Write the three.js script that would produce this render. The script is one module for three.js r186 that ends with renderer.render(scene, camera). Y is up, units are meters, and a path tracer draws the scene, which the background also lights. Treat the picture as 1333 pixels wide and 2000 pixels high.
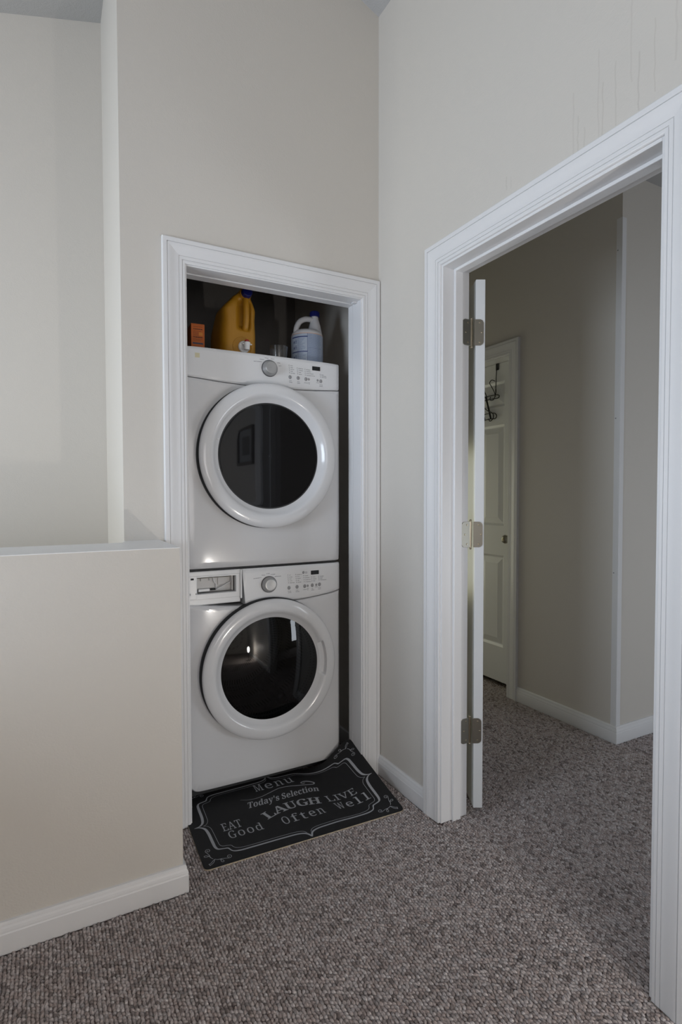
import * as THREE from 'three';
import { RoundedBoxGeometry } from 'three/addons/geometries/RoundedBoxGeometry.js';
import { mergeGeometries, mergeVertices, toCreasedNormals } from 'three/addons/utils/BufferGeometryUtils.js';
import { RectAreaLightUniformsLib } from 'three/addons/lights/RectAreaLightUniformsLib.js';
import { SimplexNoise } from 'three/addons/math/SimplexNoise.js';

// ------------------------------------------------------------------ camera, sky, big lights, exposure
const scene = new THREE.Scene();
const camera = new THREE.PerspectiveCamera(85.86, 1333 / 2000, 0.05, 60);
camera.rotation.order = 'YXZ';
camera.position.set(0, 1.2175, 2.0232);
camera.rotation.set(THREE.MathUtils.degToRad(-1.766), THREE.MathUtils.degToRad(-28.287), THREE.MathUtils.degToRad(-0.114));
scene.background = new THREE.Color().setRGB(0.55, 0.68, 0.9);   // overcast sky outside the windows
scene.backgroundIntensity = 1.0;
const renderer = new THREE.WebGLRenderer({ antialias: true });
renderer.toneMapping = THREE.LinearToneMapping;
renderer.toneMappingExposure = 1.0;
renderer.shadowMap.enabled = true;
RectAreaLightUniformsLib.init();
function windowLight(color, intensity, w, h, pos, look) {
  const l = new THREE.RectAreaLight(color, intensity, w, h);
  l.position.set(...pos); l.lookAt(...look); scene.add(l); return l;
}
windowLight(new THREE.Color().setRGB(0.8, 0.905, 1.04), 10.0, 1.5, 1.5, [-2.52, 1.25, 1.2], [0, 1.25, 1.2]);       // daylight in the side window
windowLight(new THREE.Color().setRGB(1.0, 0.91, 0.83), 2.7, 1.1, 1.3, [-0.2, 1.3, 4.12], [-0.2, 1.3, 0]);         // daylight in the rear window
windowLight(new THREE.Color().setRGB(1.0, 1.0, 0.86), 6.0, 0.5, 1.5, [-2.52, 0.25, -0.24], [0, 0.25, -0.24]);     // daylight in the stairwell window
windowLight(new THREE.Color().setRGB(0.87, 0.93, 1.0), 7.0, 0.9, 1.0, [3.3, 0.75, 3.12], [3.3, 0.75, 0]);         // daylight in the bedroom's front window
windowLight(new THREE.Color().setRGB(1.0, 0.93, 0.52), 1.3, 0.7, 1.2, [1.95, 1.0, -1.92], [1.95, 1.0, 0]);        // daylight in the bedroom's back window

// ------------------------------------------------------------------ helpers
let seed = 7;
const rnd = () => ((seed = (seed * 1664525 + 1013904223) >>> 0) / 4294967296);
const simplex = new SimplexNoise({ random: rnd });
const used = {};
function numbered(name) { const n = (used[name] = (used[name] ?? -1) + 1); return n ? name + '_' + String(n).padStart(3, '0') : name; }
function group(name, parent = scene, pos = [0, 0, 0], turn = 0) {
  const g = new THREE.Group(); g.name = parent === scene ? numbered(name) : name; g.position.set(...pos); g.rotation.y = turn; parent.add(g); return g;
}
function obj(name, geos, mat, parent = scene) {
  const list = (Array.isArray(geos) ? geos : [geos]).map((g) => { let q = g.index ? g.toNonIndexed() : g; for (const k of Object.keys(q.attributes)) if (!['position', 'normal', 'uv'].includes(k)) q.deleteAttribute(k); if (!q.attributes.normal) q.computeVertexNormals(); if (!q.attributes.uv) q.setAttribute('uv', new THREE.BufferAttribute(new Float32Array(q.attributes.position.count * 2), 2)); return q; });
  const geo = list.length > 1 ? mergeGeometries(list) : list[0];
  const m = new THREE.Mesh(geo, mat); m.castShadow = m.receiveShadow = true;
  m.name = parent === scene ? numbered(name) : name; parent.add(m); return m;
}
function tag(o, label, category, grp) { o.userData.label = label; o.userData.category = category; if (grp) o.userData.group = grp; return o; }
function struct(o, label) { o.userData.kind = 'structure'; if (label) o.userData.label = label; return o; }
function part(o, label) { o.userData.label = label; return o; }
function uvm(g) {                                     // uv in metres from position, by the face's main direction
  g = g.index ? g.toNonIndexed() : g; if (!g.attributes.normal) g.computeVertexNormals();
  const p = g.attributes.position, n = g.attributes.normal, uv = new Float32Array(p.count * 2);
  for (let i = 0; i < p.count; i++) {
    const ax = Math.abs(n.getX(i)), ay = Math.abs(n.getY(i)), az = Math.abs(n.getZ(i));
    if (ay >= ax && ay >= az) { uv[2 * i] = p.getX(i); uv[2 * i + 1] = -p.getZ(i); }
    else if (ax >= az) { uv[2 * i] = p.getZ(i); uv[2 * i + 1] = p.getY(i); }
    else { uv[2 * i] = p.getX(i); uv[2 * i + 1] = p.getY(i); }
  }
  g.setAttribute('uv', new THREE.BufferAttribute(uv, 2)); return g;
}
const bx = (x0, x1, y0, y1, z0, z1) => uvm(new THREE.BoxGeometry(x1 - x0, y1 - y0, z1 - z0).translate((x0 + x1) / 2, (y0 + y1) / 2, (z0 + z1) / 2));
const rb = (x0, x1, y0, y1, z0, z1, r = 0.003, s = 2) => uvm(new RoundedBoxGeometry(x1 - x0, y1 - y0, z1 - z0, s, r).translate((x0 + x1) / 2, (y0 + y1) / 2, (z0 + z1) / 2));
const V = (a) => new THREE.Vector3(...a);
const tube = (pts, r, n = 40, closed = false, rs = 8) => new THREE.TubeGeometry(new THREE.CatmullRomCurve3(pts.map(V), closed, 'centripetal'), n, r, rs, closed);
const cyl = (r0, r1, h, n = 32) => new THREE.CylinderGeometry(r0, r1, h, n);
const smooth = (a, b, x) => { const t = Math.min(1, Math.max(0, (x - a) / (b - a))); return t * t * (3 - 2 * t); };
function strip(rows, closedU = false) {               // quads over rows of points (arrays of [x,y,z]) -> indexed geometry with smooth normals
  const n = rows[0].length, pos = [], idx = [];
  for (const r of rows) for (const p of r) pos.push(...p);
  for (let i = 0; i + 1 < rows.length; i++) for (let j = 0; j < (closedU ? n : n - 1); j++) {
    const a = i * n + j, b = i * n + ((j + 1) % n), c = a + n, d = b + n; idx.push(a, b, d, a, d, c);
  }
  const g = new THREE.BufferGeometry(); g.setAttribute('position', new THREE.Float32BufferAttribute(pos, 3)); g.setIndex(idx); g.computeVertexNormals(); return g;
}
const crease = (g, a = 0.6) => toCreasedNormals(g.index ? g.toNonIndexed() : g, a);
function extrudeXZ(pts, y0, y1) {                      // a plan outline [x, z] raised from y0 to y1
  const s = new THREE.Shape(pts.map(([x, z]) => new THREE.Vector2(x, -z)));
  return uvm(new THREE.ExtrudeGeometry(s, { depth: y1 - y0, bevelEnabled: false }).rotateX(-Math.PI / 2).translate(0, y0, 0));
}
function wallSheet(outline, holes, depth, place) {     // an elevation outline [s, y] with rectangular holes [s0, s1, y0, y1]
  const s = new THREE.Shape(outline.map((p) => new THREE.Vector2(...p)));
  for (const [a, b, c, d] of holes) s.holes.push(new THREE.Path([[a, c], [b, c], [b, d], [a, d]].map((p) => new THREE.Vector2(...p))));
  const g = new THREE.ExtrudeGeometry(s, { depth, bevelEnabled: false }); place(g); g.computeVertexNormals(); return uvm(g);
}

// ------------------------------------------------------------------ textures
function dataTex(n, f, srgb, chan = 4) {
  const d = new Uint8Array(n * n * 4);
  for (let y = 0; y < n; y++) for (let x = 0; x < n; x++) { const c = f(x, y); const k = (y * n + x) * 4; d[k] = c[0]; d[k + 1] = c[1]; d[k + 2] = c[2]; d[k + 3] = 255; }
  const t = new THREE.DataTexture(d, n, n, THREE.RGBAFormat); t.wrapS = t.wrapT = THREE.RepeatWrapping; t.magFilter = THREE.LinearFilter; t.minFilter = THREE.LinearMipmapLinearFilter; t.generateMipmaps = true;
  if (srgb) t.colorSpace = THREE.SRGBColorSpace; t.needsUpdate = true; return t;
}
function tileNoise(n, cells, rand) {                   // periodic value noise in 0..1
  const g = new Float32Array(cells * cells); for (let i = 0; i < g.length; i++) g[i] = rand();
  return (x, y) => { const fx = (x / n) * cells, fy = (y / n) * cells, x0 = Math.floor(fx), y0 = Math.floor(fy); let tx = fx - x0, ty = fy - y0; tx = tx * tx * (3 - 2 * tx); ty = ty * ty * (3 - 2 * ty);
    const q = (a, b) => g[(((b % cells) + cells) % cells) * cells + (((a % cells) + cells) % cells)];
    return (q(x0, y0) * (1 - tx) + q(x0 + 1, y0) * tx) * (1 - ty) + (q(x0, y0 + 1) * (1 - tx) + q(x0 + 1, y0 + 1) * tx) * ty; };
}
const canvasTex = (w, h, draw) => { const c = document.createElement('canvas'); c.width = w; c.height = h; draw(c.getContext('2d'), w, h); const t = new THREE.CanvasTexture(c); t.colorSpace = THREE.SRGBColorSpace; t.anisotropy = 8; return t; };
// loop-pile carpet: columns of loops along z, each loop its own yarn tone
const CN = 2048, CM = 1.152, COLS = 96, ROWS = 88;
const carpet = (() => {
  const h = new Float32Array(CN * CN), tone = new Float32Array(CN * CN), cw = CN / COLS, rh = CN / ROWS;
  const jit = []; for (let i = 0; i < COLS * ROWS; i++) jit.push([rnd() - 0.5, rnd() - 0.5, rnd(), rnd(), rnd()]);
  const mid = tileNoise(CN, 300, rnd), med = tileNoise(CN, 170, rnd);
  for (let c = 0; c < COLS; c++) for (let r = 0; r < ROWS; r++) {
    const j = jit[c * ROWS + r], cx = (c + 0.5 + 0.3 * j[0]) * cw, cy = (r + 0.5 + (c % 2 ? 0.5 : 0) + 0.4 * j[1]) * rh, rx = cw * (0.5 + 0.16 * j[2]), ry = rh * (0.5 + 0.2 * j[3]), lean = (j[4] - 0.5) * 0.5;
    const T = j[4];
    for (let y = Math.floor(cy - ry); y <= cy + ry; y++) for (let x = Math.floor(cx - rx - 3); x <= cx + rx + 3; x++) {
      const dy = (y - cy) / ry, dx = (x - cx - lean * (y - cy)) / rx, q = 1 - dx * dx - dy * dy; if (q <= 0) continue;
      const k = (((y % CN) + CN) % CN) * CN + (((x % CN) + CN) % CN), hh = Math.sqrt(q) * (0.75 + 0.25 * j[2]);
      if (hh > h[k]) { h[k] = hh; tone[k] = T; }
    }
  }
  const fib = tileNoise(CN, 700, rnd);
  const color = dataTex(CN, (x, y) => {
    const k = y * CN + x, f = fib(x, y), m = mid(x, y); let t = 0.5 + (tone[k] - 0.5) * 0.35 + (f - 0.5) * 0.35 + (m - 0.5) * 0.75 + (med(x, y) - 0.5) * 0.55; t = smooth(0.12, 0.8, t);
    const dark = [126, 108, 103], light = [206, 199, 194]; const s = 0.93 + 0.1 * f;
    return dark.map((d, i) => Math.max(0, Math.min(255, (d + (light[i] - d) * t) * s)));
  }, true);
  const bump = dataTex(CN, (x, y) => { const v = Math.min(255, 225 * h[y * CN + x] + 30 * fib(x, y)); return [v, v, v]; }, false);
  for (const t of [color, bump]) t.repeat.set(1 / CM, 1 / CM);
  return { color, bump };
})();
const dripMap = canvasTex(2048, 2048, (c, w, h) => {   // a 1.5 m square of the right wall with faint run marks above the doorway
  c.fillStyle = '#fff'; c.fillRect(0, 0, w, h); let q = 11; const r = () => ((q = (q * 1103515245 + 12345) % 2147483648) / 2147483648);
  for (const [z, y0, l, a] of [[0.985, 2.3, 0.2, 0.1], [1.0, 2.23, 0.12, 0.12], [1.02, 2.19, 0.1, 0.12], [1.062, 2.36, 0.22, 0.1], [1.075, 2.27, 0.15, 0.14], [1.11, 2.3, 0.16, 0.12], [1.152, 2.42, 0.2, 0.1], [1.172, 2.28, 0.14, 0.16], [1.21, 2.33, 0.17, 0.13], [1.26, 2.4, 0.2, 0.1], [0.74, 2.2, 0.04, 0.12], [0.76, 2.19, 0.035, 0.1]]) {
    const x = (z - 0.2) / 1.5 * w, ya = h - (y0 - 2.0) / 1.5 * h; c.strokeStyle = `rgba(130,122,112,${(a * 0.6).toFixed(3)})`; c.lineWidth = 4 + r() * 3; c.beginPath(); c.moveTo(x, ya); for (let i = 1; i <= 8; i++) c.lineTo(x + (r() - 0.5) * 6, ya + l / 1.5 * h * i / 8); c.stroke();
  }
});
dripMap.repeat.set(1 / 1.5, 1 / 1.5); dripMap.offset.set(-0.2 / 1.5, -2.0 / 1.5);
const paintBump = (() => { const a = tileNoise(512, 128, rnd), b = tileNoise(512, 40, rnd); const t = dataTex(512, (x, y) => { const v = 255 * (0.6 * a(x, y) + 0.4 * b(x, y)); return [v, v, v]; }, false); t.repeat.set(1 / 0.45, 1 / 0.45); return t; })();
const rubberBump = (() => { const a = tileNoise(512, 220, rnd); const t = dataTex(512, (x, y) => { const v = 255 * a(x, y); return [v, v, v]; }, false); t.repeat.set(4, 3); return t; })();

// ------------------------------------------------------------------ materials
const lin = (r, g, b) => new THREE.Color().setRGB(r, g, b);
const std = (o) => new THREE.MeshStandardMaterial({ side: THREE.DoubleSide, ...o });
const phys = (o) => new THREE.MeshPhysicalMaterial({ side: THREE.DoubleSide, ...o });
const M = {
  wall: std({ color: lin(0.635, 0.602, 0.553), roughness: 0.6, bumpMap: paintBump, bumpScale: 0.0003 }),
  ceiling: std({ color: lin(0.44, 0.44, 0.44), roughness: 0.9, bumpMap: paintBump, bumpScale: 0.0008 }),
  trim: phys({ color: lin(0.76, 0.76, 0.768), roughness: 0.35 }),
  capPaint: phys({ color: lin(0.88, 0.88, 0.88), roughness: 0.4 }),
  door: phys({ color: lin(0.78, 0.79, 0.79), roughness: 0.3 }),
  carpet: std({ map: carpet.color, bumpMap: carpet.bump, bumpScale: 0.007, roughness: 1 }),
  enamel: phys({ color: lin(0.68, 0.685, 0.7), roughness: 0.15, clearcoat: 0.3, clearcoatRoughness: 0.08 }),
  plasticWhite: phys({ color: lin(0.76, 0.77, 0.78), roughness: 0.28 }),
  side: phys({ color: lin(0.7, 0.7, 0.71), roughness: 0.35 }),
  gasket: std({ color: lin(0.02, 0.021, 0.023), roughness: 0.6 }),
  darkGlass: phys({ color: lin(0.006, 0.006, 0.007), roughness: 0.03, ior: 1.5 }),
  bowlGlass: phys({ color: lin(0.1, 0.1, 0.105), roughness: 0.02, transmission: 1, thickness: 0, ior: 1.5 }),
  steel: std({ color: lin(0.42, 0.42, 0.43), roughness: 0.35, metalness: 1 }),
  nickel: std({ color: lin(0.3, 0.285, 0.245), roughness: 0.42, metalness: 1 }),
  brassy: std({ color: lin(0.45, 0.39, 0.29), roughness: 0.28, metalness: 1 }),
  knob: phys({ color: lin(0.44, 0.44, 0.44), roughness: 0.3, metalness: 0.55 }),
  knobRim: std({ color: lin(0.09, 0.09, 0.095), roughness: 0.4 }),
  button: std({ color: lin(0.3, 0.3, 0.31), roughness: 0.5 }),
  display: phys({ color: lin(0.004, 0.004, 0.005), roughness: 0.12 }),
  tray: std({ color: lin(0.62, 0.61, 0.6), roughness: 0.5 }),
  slot: std({ color: lin(0.02, 0.02, 0.02), roughness: 0.8 }),
  blackWire: phys({ color: lin(0.008, 0.008, 0.008), roughness: 0.4 }),
  yellow: phys({ color: lin(0.42, 0.2, 0.012), roughness: 0.38 }),
  blueCap: phys({ color: lin(0.006, 0.01, 0.11), roughness: 0.35 }),
  red: phys({ color: lin(0.4, 0.01, 0.015), roughness: 0.35 }),
  bleach: phys({ color: lin(0.56, 0.56, 0.575), roughness: 0.4 }),
  cup: phys({ color: lin(0.93, 0.94, 0.95), roughness: 0.12, transmission: 1, thickness: 0, ior: 1.45 }),
  matEdge: std({ color: lin(0.5, 0.42, 0.3), roughness: 0.9 }),
  windowGlass: phys({ color: lin(1, 1, 1), roughness: 0, transmission: 1, thickness: 0, ior: 1.5 }),
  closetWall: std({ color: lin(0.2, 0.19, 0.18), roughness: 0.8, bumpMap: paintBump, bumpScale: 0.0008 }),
};

M.wallMarked = M.wall.clone(); M.wallMarked.map = dripMap;
// ------------------------------------------------------------------ the shell
const X0 = 1.274, XL = 0.2387, WT = 0.12;      // right wall, left end of the closet wall, wall thickness
struct(obj('floor', [bx(-2.6, 1.394, -0.25, -0.003, 0.069, 4.2), bx(XL, 1.394, -0.25, -0.003, -1.0, 0.069), bx(1.394, 4.6, -0.25, -0.003, -2.0, 3.3)], M.carpet), 'grey brown loop pile carpet');
{ // the loops of the carpet, in columns along z
  const loop = new THREE.IcosahedronGeometry(1, 2); loop.computeVertexNormals();
  const yarn = (() => { const a = tileNoise(256, 26, rnd), b = tileNoise(256, 60, rnd); const t = dataTex(256, (x, y) => { const u = (x + y * 2) % 256, q = 0.6 * a(u, y) + 0.4 * b(x, y), k = smooth(0.3, 0.62, q); return [126 + 129 * k, 108 + 147 * k, 106 + 149 * k]; }, true); t.repeat.set(2, 2); return t; })();
  const px = 0.0094, pz = 0.0106, spots = [];
  const add = (x0, x1, z0, z1, ok) => { for (let i = 0, x = x0; x < x1; x += px, i++) for (let z = z0 + (i % 2) * pz / 2; z < z1; z += pz) { const X = x + (rnd() - 0.5) * 0.0026, Z = z + (rnd() - 0.5) * 0.004; if (ok(X, Z)) spots.push([X, Z]); } };
  add(-0.74, 1.395, -0.1, 2.3, (x, z) => !(z < 0.35 && x < 0.373) && !(x > 0.45 && x < 1.17 && z < 0.26) && !(x > 1.255 && (z < 0.44 || z > 1.23)) && !(z < 0.02 && x < 0.46) && !(x > 1.183 && z < 0.02));
  add(1.395, 3.3, -1.25, 1.9, (x, z) => !(x > 2.425 && z < 0.335 && (x > 2.5 || z > -0.4)));
  const pile = new THREE.InstancedMesh(loop, std({ map: yarn, roughness: 1 }), spots.length), m = new THREE.Matrix4(), q = new THREE.Quaternion(), e = new THREE.Euler(), c = new THREE.Color();
  spots.forEach(([x, z], i) => {
    e.set((rnd() - 0.5) * 0.9, (rnd() - 0.35) * 1.0, (rnd() - 0.5) * 0.8); q.setFromEuler(e);
    m.compose(new THREE.Vector3(x, -0.0022 + rnd() * 0.0012, z), q, new THREE.Vector3(0.0037 + rnd() * 0.0014, 0.0042 + rnd() * 0.0026, 0.0064 + rnd() * 0.0022)); pile.setMatrixAt(i, m);
    const t = rnd(), b = 0.56 + 0.28 * t - (rnd() < 0.24 ? 0.26 : 0); c.setRGB(b, b * (0.88 + 0.09 * t), b * (0.83 + 0.13 * t)); pile.setColorAt(i, c);
  });
  pile.name = 'carpet_pile'; pile.castShadow = pile.receiveShadow = true; pile.userData = { kind: 'stuff', label: 'grey brown looped carpet pile covering the landing and next room', category: 'carpet' }; scene.add(pile);
}
const ceilY = (x) => 3.232 + 0.4 * (X0 - x);
struct(obj('wall_front', wallSheet([[XL, -0.25], [1.394, -0.25], [1.394, 3.35], [X0, 3.3], [XL, 3.72]], [[0.44, 1.2055, -0.24, 2.06]], 0.115, (g) => g.translate(0, 0, -0.115)), M.wall), 'cream painted wall round the laundry closet');
struct(obj('wall_right', wallSheet([[-4.2, -0.25], [2.0, -0.25], [2.0, 3.4], [-4.2, 3.4]], [[-1.25, -0.419, -0.24, 2.053]], WT, (g) => g.rotateY(Math.PI / 2).translate(X0, 0, 0)), M.wallMarked), 'cream painted wall with the doorway');
struct(obj('wall_closet_side', [bx(XL, 0.345, -1.6, 3.72, -0.98, -0.115)], M.wall), 'short wall end at the stairwell');
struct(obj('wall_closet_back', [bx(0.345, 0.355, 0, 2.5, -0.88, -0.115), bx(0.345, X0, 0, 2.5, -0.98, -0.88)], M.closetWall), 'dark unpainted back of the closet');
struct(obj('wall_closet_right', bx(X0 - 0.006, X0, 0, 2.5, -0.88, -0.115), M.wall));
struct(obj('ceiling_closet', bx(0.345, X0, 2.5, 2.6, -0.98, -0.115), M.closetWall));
struct(obj('wall_stairwell', bx(-2.72, XL, -1.6, 3.6, -0.67, -0.55), M.wall), 'pale wall beyond the stairwell');
const halfPlan = [[-2.6, 0.333], [0.356, 0.333], [0.356, 0], [XL, 0], [XL, 0.022], [0.224, 0.069], [-2.6, 0.069]];
struct(obj('wall_half', extrudeXZ(halfPlan, 0, 1.0585), M.wall), 'low half wall in front of the stairwell');
struct(obj('wall_half_side', [bx(-1.0, -0.75, 0, 0.8, 0.333, 4.2)], M.wall), 'low half wall along the open side of the landing');
struct(obj('trim_1', extrudeXZ([[-2.6, 0.3335], [0.3565, 0.3335], [0.3565, 0], [XL, 0], [XL, 0.021], [0.2235, 0.0685], [-2.6, 0.0685]], 1.0585, 1.0605), M.capPaint), 'white cap on top of the half wall');
struct(obj('wall_left', wallSheet([[-4.3, -1.6], [0.67, -1.6], [0.67, 4.2], [-4.3, 4.2]], [[-1.95, -0.45, 0.5, 2.0], [-0.01, 0.49, -0.5, 1.0]], WT, (g) => g.rotateY(Math.PI / 2).translate(-2.72, 0, 0)), M.wall));
struct(obj('wall_rear', wallSheet([[-2.72, -0.25], [1.394, -0.25], [1.394, 4.3], [-2.72, 4.3]], [[-0.75, 0.35, 0.65, 1.95]], WT, (g) => g.translate(0, 0, 4.2)), M.wall));
struct(obj('ceiling', [wallSheet([[1.394, 3.184], [1.394, 3.3], [-0.75, 4.16], [-2.72, 3.38], [-2.72, 3.26], [-0.75, 4.042]], [], 4.32, (g) => g.translate(0, 0, 0))], M.ceiling), 'white sloped ceiling');
const sc = (x) => 3.137 + 0.281 * x;
struct(obj('ceiling_stairwell', wallSheet([[-2.72, sc(-2.72)], [XL, sc(XL)], [XL, sc(XL) + 0.1], [-2.72, sc(-2.72) + 0.1]], [], 0.6, (g) => g.translate(0, 0, -0.6)), M.ceiling), 'white sloped ceiling over the stairwell');
struct(obj('wall_header', wallSheet([[-2.72, sc(-2.72)], [XL, sc(XL)], [XL, 3.72], [-0.75, 4.1], [-2.72, 3.3]], [], 0.1, (g) => g.translate(0, 0, -0.02)), M.wall));
struct(obj('floor_stairwell', bx(-2.72, XL, -1.7, -1.6, -0.67, 0.069), M.carpet));
struct(obj('wall_stair_edge', bx(-2.72, XL, -1.6, -0.25, 0.069, 0.15), M.wall));
// the room through the doorway
const X1 = 2.44;
struct(obj('wall_far', wallSheet([[-0.32, -0.25], [2.0, -0.25], [2.0, 2.8], [-0.32, 2.8]], [[0.392, 1.182, -0.24, 2.052]], WT, (g) => g.rotateY(Math.PI / 2).translate(X1, 0, 0)), M.wall), 'beige wall of the next room with a closed door');
struct(obj('wall_far_return', bx(X1 + WT, 4.7, -0.25, 2.8, 0.2, 0.32), M.wall), 'grey lit wall of the next room');
struct(obj('wall_far_right', bx(4.6, 4.7, -0.25, 2.8, -2.1, 3.4), M.wall));
struct(obj('wall_far_back', wallSheet([[1.394, -0.25], [4.6, -0.25], [4.6, 2.8], [1.394, 2.8]], [[1.6, 2.3, 0.4, 1.6]], 0.1, (g) => g.translate(0, 0, -2.1)), M.wall));
struct(obj('wall_far_front', wallSheet([[1.394, -0.25], [4.6, -0.25], [4.6, 2.8], [1.394, 2.8]], [[2.85, 3.75, 0.25, 1.25]], 0.1, (g) => g.translate(0, 0, 3.2)), M.wall));
struct(obj('ceiling_far', bx(1.394, 4.7, 2.75, 2.85, -2.1, 3.4), M.ceiling));

// windows behind the camera and in the next room (real openings that let the daylight in)
function makeWindow(n, place, w, h) {
  const g = struct(group('window_' + n)); place(g);
  const f = 0.05; obj('window_frame', [rb(-w / 2, w / 2, -h / 2, -h / 2 + f, -0.03, 0.03), rb(-w / 2, w / 2, h / 2 - f, h / 2, -0.03, 0.03), rb(-w / 2, -w / 2 + f, -h / 2 + f, h / 2 - f, -0.03, 0.03), rb(w / 2 - f, w / 2, -h / 2 + f, h / 2 - f, -0.03, 0.03), rb(-w / 2 + f, w / 2 - f, -0.02, 0.02, -0.025, 0.025)], M.trim, g);
  obj('pane', new THREE.PlaneGeometry(w - 2 * f, h / 2 - f - 0.02).translate(0, h / 4 - f / 2 + 0.01, 0), M.windowGlass, g);
  obj('pane', new THREE.PlaneGeometry(w - 2 * f, h / 2 - f - 0.02).translate(0, -h / 4 + f / 2 - 0.01, 0), M.windowGlass, g);
}
makeWindow(1, (g) => { g.position.set(-2.66, 1.25, 1.2); g.rotation.y = Math.PI / 2; }, 1.5, 1.5);
makeWindow(2, (g) => { g.position.set(-0.2, 1.3, 4.26); }, 1.1, 1.3);
makeWindow(3, (g) => { g.position.set(3.3, 0.75, 3.25); }, 0.9, 1.0);
makeWindow(4, (g) => { g.position.set(-2.66, 0.25, -0.24); g.rotation.y = Math.PI / 2; }, 0.5, 1.5);
makeWindow(5, (g) => { g.position.set(1.95, 1.0, -2.05); }, 0.7, 1.2);

// ------------------------------------------------------------------ casings, jambs, baseboards
const CAS = [[0, 0], [0, 0.006], [0.0015, 0.0085], [0.004, 0.0095], [0.0105, 0.0095], [0.0112, 0.0075], [0.012, 0.0075], [0.0127, 0.0105], [0.0225, 0.0112], [0.0232, 0.0092], [0.024, 0.0092], [0.0247, 0.0115], [0.033, 0.0118], [0.041, 0.0132], [0.049, 0.0152], [0.056, 0.0166], [0.0635, 0.0172], [0.0643, 0.0145], [0.0653, 0.0145], [0.066, 0.0178], [0.079, 0.018], [0.0812, 0.017], [0.082, 0.015], [0.082, 0]];
function casing(g, s0, s1, H, map, W = 0.082) {
  const k = W / 0.082, P = CAS.map(([w, d]) => [w * k, d]);
  const mk = (fa, fb, name) => { const a = P.map(fa).map(map), b = P.map(fb).map(map); const cap = (r) => { const c = r.reduce((q, p) => q.map((v, i) => v + p[i] / r.length), [0, 0, 0]); return strip([r, r.map(() => c)]); };
    obj(name, [crease(strip([a, b]), 0.35), strip([[a[0], b[0]], [a[a.length - 1], b[b.length - 1]]]), cap(a)], M.trim, g); };
  mk(([w, d]) => [s0 - w, 0, d], ([w, d]) => [s0 - w, H + w, d], 'side_casing');
  mk(([w, d]) => [s0 - w, H + w, d], ([w, d]) => [s1 + w, H + w, d], 'head_casing');
  mk(([w, d]) => [s1 + w, 0, d], ([w, d]) => [s1 + w, H + w, d], 'side_casing');
}
// closet opening: casing, two-board jambs with a dark joint, head with the old door track
const t2 = struct(group('trim_2'), 'white moulded casing and jambs of the laundry closet');
casing(t2, 0.4558, 1.1895, 2.0437, ([s, y, d]) => [s, y, d]);
const jamb = (x0, x1) => [rb(x0, x1, 0, 2.06, -0.071, 0.002, 0.0015), rb(x0, x1, 0, 2.06, -0.108, -0.0735, 0.0015)];
obj('side_jamb', [...jamb(0.44, 0.4605), bx(0.44, 0.4575, 0, 2.06, -0.075, -0.07)], M.trim, t2);
obj('side_jamb', [...jamb(1.185, 1.2055), bx(1.1885, 1.2055, 0, 2.06, -0.075, -0.07)], M.trim, t2);
obj('head_jamb', [rb(0.4605, 1.185, 2.0395, 2.06, -0.06, 0.002, 0.0015), rb(0.4605, 1.185, 2.0365, 2.06, -0.108, -0.064, 0.0015), bx(0.4605, 1.185, 2.045, 2.06, -0.065, -0.059)], M.trim, t2);
obj('track_stop', rb(1.168, 1.184, 2.0335, 2.0395, -0.052, -0.03, 0.001), M.side, t2);
// doorway on the right wall: casing, jamb and stop
const t3 = struct(group('trim_3'), 'white moulded casing and jambs of the doorway');
casing(t3, 0.4285, 1.2405, 2.0435, ([s, y, d]) => [X0 - d, y, s], 0.083);
obj('side_jamb', rb(X0 - 0.002, X0 + WT, 0, 2.053, 0.419, 0.4365, 0.0015), M.trim, t3);
obj('side_jamb', rb(X0 - 0.002, X0 + WT, 0, 2.053, 1.2325, 1.25, 0.0015), M.trim, t3);
obj('head_jamb', rb(X0 - 0.002, X0 + WT, 2.0355, 2.053, 0.4365, 1.2325, 0.0015), M.trim, t3);
obj('door_stop', rb(X0 + 0.046, X0 + 0.082, 0, 2.0355, 0.4365, 0.4485, 0.0025), M.trim, t3);
obj('door_stop', rb(X0 + 0.046, X0 + 0.082, 0, 2.0355, 1.222, 1.2325, 0.0025), M.trim, t3);
obj('door_stop', rb(X0 + 0.046, X0 + 0.082, 2.025, 2.0355, 0.447, 1.222, 0.0025), M.trim, t3);
// closed door's casing in the next room
const t4 = struct(group('trim_4'), 'white casing round the closed door in the next room');
casing(t4, -1.177, -0.397, 2.047, ([s, y, d]) => [X1 - d, y, s], 0.083);
obj('side_jamb', [bx(X1 - 0.002, X1 + WT, 0, 2.052, -0.402, -0.392), bx(X1 - 0.002, X1 + WT, 0, 2.052, -1.182, -1.172)], M.trim, t4);
obj('head_jamb', bx(X1 - 0.002, X1 + WT, 2.042, 2.052, -1.172, -0.402), M.trim, t4);

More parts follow.
